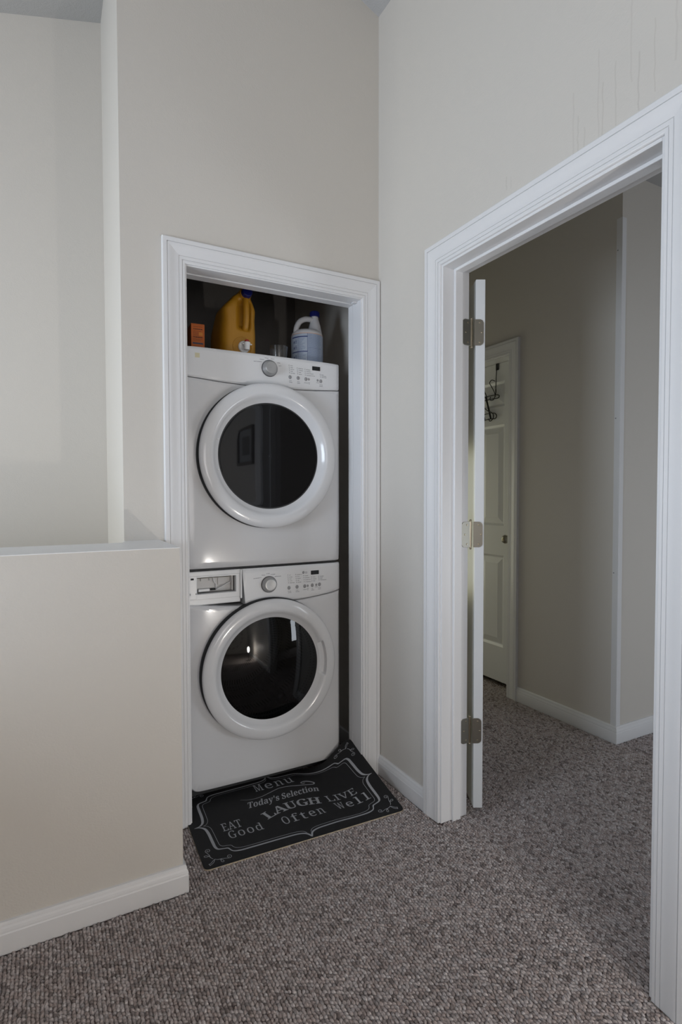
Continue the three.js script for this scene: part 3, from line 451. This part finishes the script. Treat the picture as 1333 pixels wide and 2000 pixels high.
{ // detergent compartment without its drawer front
  const dg = group('detergent_compartment', washer); part(dg, 'open detergent compartment with its drawer front missing');
  const s = new THREE.Shape([[-HW, 0.809], [-0.117, 0.809], [-0.117, 0.917], [-HW, 0.917]].map((p) => new THREE.Vector2(...p)));
  s.holes.push(new THREE.Path([[-0.294, 0.827], [-0.134, 0.827], [-0.134, 0.896], [-0.294, 0.896]].map((p) => new THREE.Vector2(...p))));
  obj('surround', [new THREE.ExtrudeGeometry(s, { depth: 0.02, bevelEnabled: true, bevelSize: 0.002, bevelThickness: 0.002, bevelSegments: 2 }).translate(0, 0, -0.036), rb(-HW, -0.294, 0.811, 0.902, -0.05, -0.0125, 0.002), rb(-0.12, -0.112, 0.8, 0.918, -0.06, -0.006, 0.003), rb(-HW, -0.117, 0.9, 0.918, -0.05, -0.012, 0.003), rb(-HW, -0.117, 0.785, 0.812, -0.06, -0.016, 0.004)], M.plasticWhite, dg);
  obj('tray', [bx(-0.3, -0.13, 0.82, 0.9, -0.095, -0.09), bx(-0.3, -0.294, 0.82, 0.9, -0.09, -0.03), bx(-0.134, -0.13, 0.82, 0.9, -0.09, -0.03), bx(-0.294, -0.134, 0.82, 0.827, -0.09, -0.03), bx(-0.294, -0.134, 0.896, 0.9, -0.09, -0.03), rb(-0.288, -0.14, 0.829, 0.889, -0.062, -0.056, 0.002), rb(-0.146, -0.139, 0.83, 0.892, -0.058, -0.042, 0.001), rb(-0.288, -0.209, 0.845, 0.887, -0.056, -0.05, 0.002), rb(-0.2, -0.147, 0.855, 0.887, -0.056, -0.052, 0.002)], M.tray, dg);
  obj('rail', [rb(-0.292, -0.14, 0.8905, 0.893, -0.05, -0.038, 0.0008), rb(-0.292, -0.14, 0.8865, 0.8885, -0.052, -0.042, 0.0008)], M.nickel, dg);
  obj('latch', rb(-0.282, -0.236, 0.834, 0.845, -0.056, -0.038, 0.003), M.plasticWhite, dg);
  obj('slot', [rb(-0.232, -0.212, 0.837, 0.844, -0.05, -0.0405, 0.001), rb(-0.291, -0.284, 0.833, 0.842, -0.05, -0.0405, 0.001), rb(-0.318, -0.305, 0.8865, 0.8945, -0.016, -0.012, 0.0015), rb(-0.2985, -0.296, 0.829, 0.835, -0.016, -0.012, 0.0005)], M.slot, dg);
  const bar = (a, b, w) => { const L = Math.hypot(b[0] - a[0], b[1] - a[1]); return rb(0, L, -w / 2, w / 2, -0.004, 0.004, 0.001).rotateZ(Math.atan2(b[1] - a[1], b[0] - a[0])).translate(a[0], a[1], -0.046); };
  obj('rib', [bar([-0.209, 0.838], [-0.15, 0.866], 0.003), bar([-0.15, 0.866], [-0.148, 0.888], 0.002), bar([-0.222, 0.889], [-0.218, 0.87], 0.003), bar([-0.218, 0.87], [-0.21, 0.862], 0.003), bar([-0.21, 0.862], [-0.21, 0.845], 0.003), bar([-0.27, 0.886], [-0.27, 0.876], 0.002), bar([-0.236, 0.886], [-0.236, 0.876], 0.002)], M.side, dg);
  obj('rim', new THREE.TorusGeometry(0.0065, 0.002, 10, 24).translate(-0.325, 0.832, -0.0118), M.plasticWhite, dg);
  obj('hole', cyl(0.0058, 0.0058, 0.004, 20).rotateX(Math.PI / 2).translate(-0.325, 0.832, -0.0135), M.slot, dg);
}

// ------------------------------------------------------------------ things on top of the dryer
const TOPY = 1.7905;
{ // yellow jug with its tap; local x across, z towards the camera, front face at z = 0
  const g = tag(group('detergent_jug', scene, [0.7285, TOPY, -0.205]), 'large yellow detergent jug with blue cap and white dispensing tap', 'jug');
  const sec = (y) => { // half width, front z, rear z
    const t = y, hw = 0.0765 - 0.004 * smooth(0.1, 0.17, t) - 0.034 * smooth(0.195, 0.262, t) - 0.022 * smooth(0.25, 0.275, t) - 0.005 * (1 - smooth(0, 0.012, t));
    const rear = -0.232 + 0.115 * smooth(0.12, 0.24, t) + 0.055 * smooth(0.215, 0.275, t), front = 0 - 0.004 * (1 - smooth(0, 0.012, t)) - 0.012 * smooth(0.225, 0.275, t);
    return [hw, front, rear, 0.012 * smooth(0.19, 0.27, t)]; };
  const rows = []; const N = 160, ny = 110;
  for (let j = 0; j <= ny; j++) {
    const y = 0.272 * j / ny, [hw, f, r, sx] = sec(y), cz = (f + r) / 2, hz = (f - r) / 2, row = [];
    for (let i = 0; i < N; i++) { const a = (i / N) * Math.PI * 2, p = 0.42, c = Math.cos(a), s = Math.sin(a); let x = sx + hw * Math.sign(c) * Math.abs(c) ** p, z = cz + hz * Math.sign(s) * Math.abs(s) ** p;
      if (s > 0.1) { const w = smooth(0.105, 0.14, y) * (1 - smooth(0.22, 0.25, y)) * (1 - smooth(0.014, 0.034, Math.abs(x - 0.016))); z -= 0.024 * w; }
      row.push([x, y, z]); }
    rows.push(row);
  }
  const topc = rows[ny].map(() => [0.012, 0.274, -0.035]), botc = rows[0].map(() => [0, 0.0, -0.1]);
  const ring = new THREE.TorusGeometry(0.0395, 0.0025, 8, 48).translate(0.006, 0.044, -0.001);
  const neck = cyl(0.0255, 0.03, 0.05, 32).rotateX(Math.PI / 2 - 0.22).translate(0.022, 0.262, -0.022);
  obj('body', [strip([botc, ...rows, topc], true), ring, neck, new THREE.SphereGeometry(0.033, 24, 16).translate(0.02, 0.252, -0.04)], M.yellow, g);
  obj('handle', tube([[0.022, 0.262, -0.03], [0.022, 0.245, -0.004], [0.022, 0.2, 0.003], [0.021, 0.15, 0.002], [0.02, 0.125, -0.004], [0.019, 0.108, -0.03]], 0.0132, 40, false, 16), M.yellow, g);
  const capPts = [[0.0005, 0.019], [0.019, 0.0185], [0.0215, 0.016], [0.0225, 0.0], [0.0225, -0.003]].map((p) => new THREE.Vector2(...p));
  obj('cap', new THREE.LatheGeometry(capPts, 40).rotateX(Math.PI / 2 - 0.22).translate(0.0235, 0.2655, 0.004), M.blueCap, g);
  const tp = group('tap', g, [0.012, 0.044, 0.002]); part(tp, 'white push tap with a red button');
  obj('tap_flange', new THREE.LatheGeometry([[0.0005, 0.008], [0.018, 0.008], [0.0235, 0.006], [0.0245, 0.002], [0.0245, -0.003]].map((p) => new THREE.Vector2(...p)), 32).rotateX(Math.PI / 2), M.plasticWhite, tp);
  obj('tap_body', [new THREE.LatheGeometry([[0.0005, -0.02], [0.010, -0.02], [0.0115, -0.018], [0.0125, 0.002], [0.0145, 0.004], [0.0145, 0.010], [0.011, 0.013], [0.0005, 0.013]].map((p) => new THREE.Vector2(...p)), 28).translate(0.004, 0.002, 0.026), cyl(0.009, 0.009, 0.026, 20).rotateX(Math.PI / 2).translate(0.004, 0.0, 0.014), rb(-0.016, 0.026, 0.004, 0.0085, 0.018, 0.03, 0.002)], M.plasticWhite, tp);
  obj('tap_button', new THREE.SphereGeometry(0.0095, 20, 12).scale(1, 0.75, 1).translate(0.004, 0.018, 0.026), M.red, tp);
}
{ // bleach bottle
  const g = tag(group('bleach_bottle', scene, [1.0605, TOPY, -0.27]), 'white bleach bottle with loop handle, blue cap and pale blue label', 'bottle');
  const L = (pts) => new THREE.LatheGeometry(pts.map((p) => new THREE.Vector2(...p)), 64);
  const shoulder = L([[0.0005, 0], [0.066, 0], [0.0705, 0.004], [0.0715, 0.012], [0.0715, 0.142], [0.0705, 0.149], [0.067, 0.157], [0.06, 0.164], [0.045, 0.1685], [0.02, 0.17], [0.0005, 0.17]]);
  const rows = []; for (const [y, c, r, rz] of [[0.14, 0.018, 0.052, 0.06], [0.155, 0.028, 0.041, 0.052], [0.168, 0.034, 0.033, 0.044], [0.182, 0.0375, 0.028, 0.037], [0.198, 0.0385, 0.0245, 0.031], [0.213, 0.0385, 0.021, 0.025], [0.228, 0.0385, 0.0175, 0.019], [0.24, 0.0385, 0.0165, 0.0165]]) { const row = []; for (let i = 0; i < 48; i++) { const a = (i / 48) * Math.PI * 2; row.push([c + r * Math.cos(a), y, rz * Math.sin(a)]); } rows.push(row); }
  obj('body', [shoulder, strip(rows, true)], M.bleach, g);
  obj('handle', tube([[-0.05, 0.13, 0.004], [-0.056, 0.155, 0.004], [-0.052, 0.181, 0.004], [-0.038, 0.205, 0.004], [-0.013, 0.2205, 0.003], [0.014, 0.2245, 0.001], [0.034, 0.222, 0]], 0.0122, 50, false, 20), M.bleach, g);
  const cap = [[0.0005, 0.262], [0.019, 0.262], [0.0208, 0.26], [0.0212, 0.24], [0.0212, 0.238], [0.0005, 0.238]];
  obj('cap', [L(cap).translate(0.0385, 0, 0), ...Array.from({ length: 28 }, (_, i) => { const a = (i / 28) * Math.PI * 2; return rb(-0.0008, 0.0008, 0.24, 0.259, -0.0008, 0.0008, 0.0003, 1).translate(0.0385 + 0.0212 * Math.cos(a), 0, 0.0212 * Math.sin(a)); })], M.blueCap, g);
  const lt = canvasTex(1024, 512, (c, w, h) => { // label spread over the front half turn
    c.fillStyle = '#a6b1c0'; c.fillRect(0, 0, w, h); c.fillStyle = '#98a4b6'; c.fillRect(w * 0.5, 0, w * 0.5, h);
    c.fillStyle = '#c98f5a'; c.fillRect(0, 0, w, 7); c.fillStyle = '#22346f'; c.fillRect(w * 0.5 - 4, 8, 7, h); c.fillRect(w * 0.12, 52, w * 0.38, 18); c.fillRect(w * 0.12, 306, w * 0.38, 14);
    let s = 5; const r = () => ((s = (s * 1103515245 + 12345) % 2147483648) / 2147483648);
    const line = (x, y, L2, hh, col) => { c.fillStyle = col; let q = x; while (q < x + L2) { const ww = 8 + r() * 26; c.fillRect(q, y, Math.min(ww, x + L2 - q), hh); q += ww + 7; } };
    for (let y = 90; y < 300; y += 17) line(w * 0.28, y, w * (0.1 + 0.1 * r()), 5, '#54668f'); for (let y = 335; y < 500; y += 17) line(w * 0.28, y, w * (0.1 + 0.1 * r()), 5, '#54668f');
    for (let y = 24; y < 500; y += 15) line(w * 0.515, y, w * (0.26 + 0.06 * r()), 5, y > 235 && y < 250 ? '#2c3d70' : '#62739a');
    for (const y of [108, 208, 370]) { c.strokeStyle = '#2a3c70'; c.lineWidth = 5; c.strokeRect(w * 0.225, y, 34, 22); c.strokeRect(w * 0.225, y + 32, 34, 22); c.fillStyle = '#1c2a66'; c.beginPath(); c.ellipse(w * 0.185, y + 34, 13, 24, 0.2, 0, 7); c.fill(); }
  });
  const lg = new THREE.CylinderGeometry(0.0722, 0.0722, 0.133, 64, 1, true, -1.9, 3.0).translate(0, 0.0765, 0);
  part(obj('label_sleeve', lg, phys({ map: lt, roughness: 0.35 }), g), 'pale blue printed label');
}
{ // clear cup
  const g = tag(group('measuring_cup', scene, [0.899, TOPY, -0.215]), 'small clear plastic cup between the yellow jug and the bleach bottle', 'cup');
  obj('cup_wall', new THREE.LatheGeometry([[0.0005, 0.0012], [0.031, 0.0012], [0.0335, 0.004], [0.0392, 0.065], [0.0398, 0.0662], [0.0404, 0.065], [0.0345, 0.003], [0.032, 0.0], [0.0005, 0.0]].map((p) => new THREE.Vector2(...p)), 48), M.cup, g);
}
{ // orange box
  const g = tag(group('orange_box', scene, [0.566, TOPY, -0.27], -0.06), 'small orange cardboard box at the left end of the dryer top', 'box');
  const bt = canvasTex(256, 512, (c, w, h) => { c.fillStyle = '#c0601c'; c.fillRect(0, 0, w, h); c.fillStyle = '#b04f12'; c.fillRect(8, 10, w - 16, 8);
    let s = 9; const r = () => ((s = (s * 1103515245 + 12345) % 2147483648) / 2147483648); const ln = (y, hh, col, a, b) => { c.fillStyle = col; let q = a; while (q < b) { const ww = 10 + r() * 26; c.fillRect(q, y + r() * 2, Math.min(ww, b - q), hh); q += ww + 5; } };
    ln(40, 7, '#5a3113', 40, 210); ln(76, 12, '#2a160b', 40, 215); ln(112, 6, '#6a3a14', 36, 190); c.fillStyle = '#c9802c'; c.fillRect(150, 130, 70, 50); for (let y = 130; y < 190; y += 14) ln(y, 5, '#6a3a14', 36, 140); ln(202, 13, '#2a160b', 36, 220); ln(238, 6, '#7a4418', 36, 215); ln(258, 6, '#7a4418', 36, 180); c.fillStyle = '#5b5a66'; c.fillRect(26, 296, 205, 26); ln(300, 16, '#33354a', 34, 220); ln(350, 6, '#7a4418', 36, 210); ln(380, 8, '#6a3a14', 50, 200); ln(420, 6, '#7a4418', 40, 210); });
  const side = std({ color: lin(0.12, 0.05, 0.02), roughness: 0.6 });
  obj('carton', rb(-0.0275, 0.0275, 0, 0.132, -0.09, 0, 0.0012), std({ color: lin(0.46, 0.13, 0.025), roughness: 0.55 }), g);
  obj('print_panel', new THREE.PlaneGeometry(0.054, 0.131).translate(0, 0.066, 0.0006), std({ map: bt, roughness: 0.55 }), g);
  obj('flap', [rb(-0.027, 0.027, 0.131, 0.1335, -0.088, -0.045, 0.0006), rb(-0.027, 0.027, 0.131, 0.133, -0.044, -0.002, 0.0006)], std({ color: lin(0.5, 0.16, 0.03), roughness: 0.6 }), g);
}

// ------------------------------------------------------------------ the mat
{
  const W = 0.766, D = 0.47, PX = 2048, PY = Math.round(2048 * D / W), k = PX / W;
  const tex = canvasTex(PX, PY, (c) => {
    c.fillStyle = '#101114'; c.fillRect(0, 0, PX, PY);
    const ink = '#a9abb0', X = (x) => x * k, Y = (y) => PY - y * k; c.lineCap = 'round'; c.lineJoin = 'round';
    // bracket frame, one quarter mirrored four times; the heavy line is a filled shape of changing width
    const cx = W / 2, cyy = D / 2;
    for (const sx of [-1, 1]) for (const sy of [-1, 1]) {
      const P = (x, y) => [X(cx + sx * (x - cx)), Y(cyy + sy * (y - cyy))];
      const path = (pts) => { const cur = new THREE.CatmullRomCurve3(pts.map(([x, y]) => new THREE.Vector3(x, y, 0)), false, 'centripetal').getPoints(160); return cur; };
      const heavy = (pts, ws) => { const q = path(pts); for (let i = 0; i + 1 < q.length; i++) { const t = i / (q.length - 1) * (ws.length - 1), a = Math.floor(t), w = ws[a] + (ws[Math.min(a + 1, ws.length - 1)] - ws[a]) * (t - a); c.lineWidth = w * k; c.strokeStyle = ink; c.beginPath(); c.moveTo(...P(q[i].x, q[i].y)); c.lineTo(...P(q[i + 1].x, q[i + 1].y)); c.stroke(); } };
      // from the left tip up to the corner step and along to the top tip (coordinates of the lower left quarter: tip left, then down, then right)
      heavy([[0.016, cyy], [0.036, cyy - 0.004], [0.05, cyy - 0.018], [0.056, cyy - 0.045], [0.058, 0.13], [0.06, 0.098], [0.066, 0.086], [0.084, 0.08], [0.098, 0.076], [0.104, 0.064], [0.11, 0.055], [0.13, 0.048], [0.18, 0.046], [0.29, 0.044], [0.35, 0.04], [0.372, 0.03], [0.381, 0.014], [cx, 0.008]], [0.001, 0.005, 0.009, 0.0105, 0.0105, 0.009, 0.006, 0.0045, 0.0055, 0.004, 0.0045, 0.0065, 0.0065, 0.006, 0.006, 0.007, 0.006, 0.002]);
      heavy([[0.05, cyy], [0.062, cyy - 0.006], [0.071, cyy - 0.022], [0.0735, cyy - 0.05], [0.075, 0.13], [0.077, 0.104], [0.084, 0.095], [0.1, 0.091], [0.112, 0.086], [0.117, 0.075], [0.125, 0.066], [0.145, 0.06], [0.19, 0.058], [0.29, 0.057], [0.345, 0.054], [0.366, 0.047], [0.375, 0.036]], [0.0015, 0.0018, 0.0018, 0.0018]);
      // corner flourish: two scrolls and three leaves
      c.lineWidth = 0.0019 * k; c.strokeStyle = ink;
      const fl = (pts) => { const q = path(pts); c.beginPath(); q.forEach((p, i) => (i ? c.lineTo(...P(p.x, p.y)) : c.moveTo(...P(p.x, p.y)))); c.stroke(); };
      const both = (pts) => { fl(pts); fl(pts.map(([x, y]) => [y * 1.0 - 0.002, x + 0.002])); };
      both([[0.091, 0.033], [0.087, 0.03], [0.084, 0.034], [0.088, 0.04], [0.096, 0.038], [0.097, 0.03], [0.09, 0.025], [0.08, 0.028], [0.066, 0.033], [0.052, 0.034], [0.043, 0.04]]);
      both([[0.064, 0.033], [0.06, 0.026], [0.062, 0.017], [0.067, 0.016], [0.068, 0.023], [0.06, 0.031], [0.052, 0.035]]);
      fl([[0.043, 0.04], [0.036, 0.035], [0.027, 0.026], [0.019, 0.023], [0.022, 0.02], [0.021, 0.016], [0.027, 0.019], [0.036, 0.026], [0.043, 0.04]]);
    }
    const word = (t, x, y, w, h, font, rot = 0, weight = '') => { c.save(); c.font = `${weight} 200px ${font}`; const m = c.measureText(t); c.translate(X(x), Y(y)); c.rotate(-rot); c.scale(w * k / m.width, h * k / 142); if (weight.includes('italic')) c.transform(1, 0, -0.22, 1, 0, 0); c.fillStyle = ink; c.fillText(t, 0, 0); c.restore(); };
    const typed = (t, x, y, w, h) => { const n = t.length, cw = w / n; for (let i = 0; i < n; i++) { c.save(); c.font = '200px serif'; const m = c.measureText(t[i]), kx = Math.min('ltf'.includes(t[i]) ? 1.0 : 1.7, 0.88 * cw * k / m.width), ky = h * k / 142; c.translate(X(x + (i + 0.5) * cw), Y(y)); if (t[i] === 'l') { c.fillStyle = ink; c.fillRect(-0.34 * cw * k, -0.006 * k * 0.45, 0.68 * cw * k, 0.0026 * k); } c.scale(kx, ky); c.fillStyle = ink; c.textAlign = 'center'; c.fillText(t[i], 0, 0); c.restore(); } };
    typed('Menu', 0.298, 0.365, 0.185, 0.05);
    word('EAT', 0.107, 0.172, 0.076, 0.046, 'serif'); typed('Good', 0.115, 0.122, 0.135, 0.042);
    typed('Often', 0.318, 0.114, 0.18, 0.044); word('LIVE', 0.535, 0.18, 0.118, 0.042, 'serif'); typed('Well', 0.543, 0.118, 0.145, 0.044);
    word("Today's Selection", 0.233, 0.268, 0.308, 0.038, 'serif', 0, 'italic bold');
    const lau = [['L', 0.277, 0.168, 0.05, 0.34], ['A', 0.319, 0.184, 0.056, 0.17], ['U', 0.367, 0.194, 0.05, 0.02], ['G', 0.413, 0.193, 0.05, -0.1], ['H', 0.457, 0.187, 0.054, -0.22]];
    for (const [t, x, y, w, r] of lau) word(t, x, y, w, 0.045, 'serif', r, 'bold');
    // swash above the second line
    const sw = new THREE.CatmullRomCurve3([[0.225, 0.336], [0.26, 0.322], [0.305, 0.321], [0.35, 0.333], [0.4, 0.347], [0.445, 0.342], [0.48, 0.331], [0.515, 0.324], [0.543, 0.329], [0.549, 0.341], [0.535, 0.352], [0.512, 0.352], [0.499, 0.345], [0.505, 0.338], [0.513, 0.34]].map(([x, y]) => new THREE.Vector3(x, y, 0))).getPoints(240);
    sw.forEach((p, i) => { if (!i) return; const t = i / 240; c.lineWidth = k * (0.001 + 0.0038 * Math.sin(Math.min(1, t * 1.5) * Math.PI / 2) * (1 - 0.3 * t) + (t > 0.62 && t < 0.8 ? 0.004 * Math.sin((t - 0.62) / 0.18 * Math.PI) : 0)); c.strokeStyle = ink; c.beginPath(); c.moveTo(X(sw[i - 1].x), Y(sw[i - 1].y)); c.lineTo(X(p.x), Y(p.y)); c.stroke(); });
  });
  const FL = [0.4345, 0.282], FR = [1.2, 0.306], BL = [0.451, -0.2], BR = [1.184, -0.1];
  const g = tag(group('doormat', scene, [0.82, 0, 0.07]), 'black mat with menu lettering before the washing machine, one corner curling up', 'mat');
  const nu = 90, nv = 50, topR = [], botR = [], TH = 0.007, rc = 0.018;
  const at = (u, v) => {
    // rounded corners: pull the sheet's outline in near the four corners
    const ax = Math.min(u, 1 - u) * W, ay = Math.min(v, 1 - v) * D;
    if (ax < rc && ay < rc) { const dx = rc - ax, dy = rc - ay, m = Math.max(dx, dy), q = Math.hypot(dx, dy), f = m / q; const nx = dx * f, ny2 = dy * f; u += (u < 0.5 ? 1 : -1) * (dx - nx) / W; v += (v < 0.5 ? 1 : -1) * (dy - ny2) / D; }
    const sb = smooth(0.64, 0.85, u), b = [BL[0] + (BR[0] - BL[0]) * u, BL[1] + (BR[1] - BL[1]) * sb], f = [FL[0] + (FR[0] - FL[0]) * u, FL[1] + (FR[1] - FL[1]) * u];
    const lift = 0.125 * smooth(0.7, 1.02, u) * Math.pow(v, 1.05);
    return [f[0] + (b[0] - f[0]) * v, lift, f[1] + (b[1] - f[1]) * v]; };
  const pos = [], uv = [], idx = [];
  for (let j = 0; j <= nv; j++) for (let i = 0; i <= nu; i++) { const p = at(i / nu, j / nv); pos.push(p[0] - 0.82, p[1] + TH, p[2] - 0.07); uv.push(i / nu, j / nv); }
  for (let j = 0; j < nv; j++) for (let i = 0; i < nu; i++) { const a = j * (nu + 1) + i; idx.push(a, a + 1, a + nu + 2, a, a + nu + 2, a + nu + 1); }
  const geo = new THREE.BufferGeometry(); geo.setAttribute('position', new THREE.Float32BufferAttribute(pos, 3)); geo.setAttribute('uv', new THREE.Float32BufferAttribute(uv, 2)); geo.setIndex(idx); geo.computeVertexNormals();
  obj('printed_face', geo, std({ map: tex, roughness: 0.75, bumpMap: rubberBump, bumpScale: 0.0004 }), g);
  const rim = []; for (let i = 0; i <= nu; i++) rim.push([i / nu, 0]); for (let j = 1; j <= nv; j++) rim.push([1, j / nv]); for (let i = nu - 1; i >= 0; i--) rim.push([i / nu, 1]); for (let j = nv - 1; j > 0; j--) rim.push([0, j / nv]);
  const r3 = (dy, s = 0) => rim.map(([u, v]) => { const p = at(u, v); return [p[0] - 0.82, p[1] + dy, p[2] - 0.07]; });
  const under = geo.clone(); under.translate(0, -TH + 0.0004, 0);
  part(obj('backing', [strip([r3(0.0004), r3(TH - 0.0012)], true), under], M.matEdge, g), 'tan foam backing seen along the edge');
  obj('edge_band', strip([r3(TH - 0.0012), r3(TH)], true), M.gasket, g);
}

{
  const g = tag(group('picture_frame', scene, [X0, 1.56, 1.52]), 'dark framed picture on the wall right of the doorway', 'picture');
  obj('frame', [rb(-0.02, 0, -0.125, -0.105, -0.15, 0.15, 0.003), rb(-0.02, 0, 0.105, 0.125, -0.15, 0.15, 0.003), rb(-0.02, 0, -0.105, 0.105, -0.15, -0.13, 0.003), rb(-0.02, 0, -0.105, 0.105, 0.13, 0.15, 0.003)], std({ color: lin(0.1, 0.085, 0.07), roughness: 0.5 }), g);
  obj('picture_mount', bx(-0.008, -0.004, -0.106, 0.106, -0.131, 0.131), M.ceiling, g);
  obj('print', bx(-0.0095, -0.008, -0.06, 0.06, -0.07, 0.07), M.closetWall, g);
}

// ------------------------------------------------------------------ small lamp behind the camera whose glint shows in the machines
{
  const P = [1.08, 0, 2.62];
  const g = tag(group('globe_lamp', scene, P), 'small globe lamp on a short black stand on the carpet', 'lamp');
  obj('base', new THREE.LatheGeometry([[0.0005, 0], [0.075, 0], [0.08, 0.006], [0.07, 0.016], [0.02, 0.024], [0.0005, 0.024]].map((p) => new THREE.Vector2(...p)), 40), M.blackWire, g);
  obj('pole', cyl(0.009, 0.009, 0.22, 16).translate(0, 0.13, 0), M.blackWire, g);
  obj('bulb', new THREE.SphereGeometry(0.045, 24, 16).scale(0.8, 1.9, 0.8).translate(0, 0.3, 0), std({ color: lin(1, 1, 1), emissive: lin(1, 0.97, 0.92), emissiveIntensity: 40 }), g);
  const l = new THREE.PointLight(new THREE.Color().setRGB(1, 0.93, 0.85), 1.4, 0, 2); l.position.set(P[0], 0.3, P[2]); l.castShadow = true; l.shadow.radius = 0.8; scene.add(l);
}

renderer.render(scene, camera);
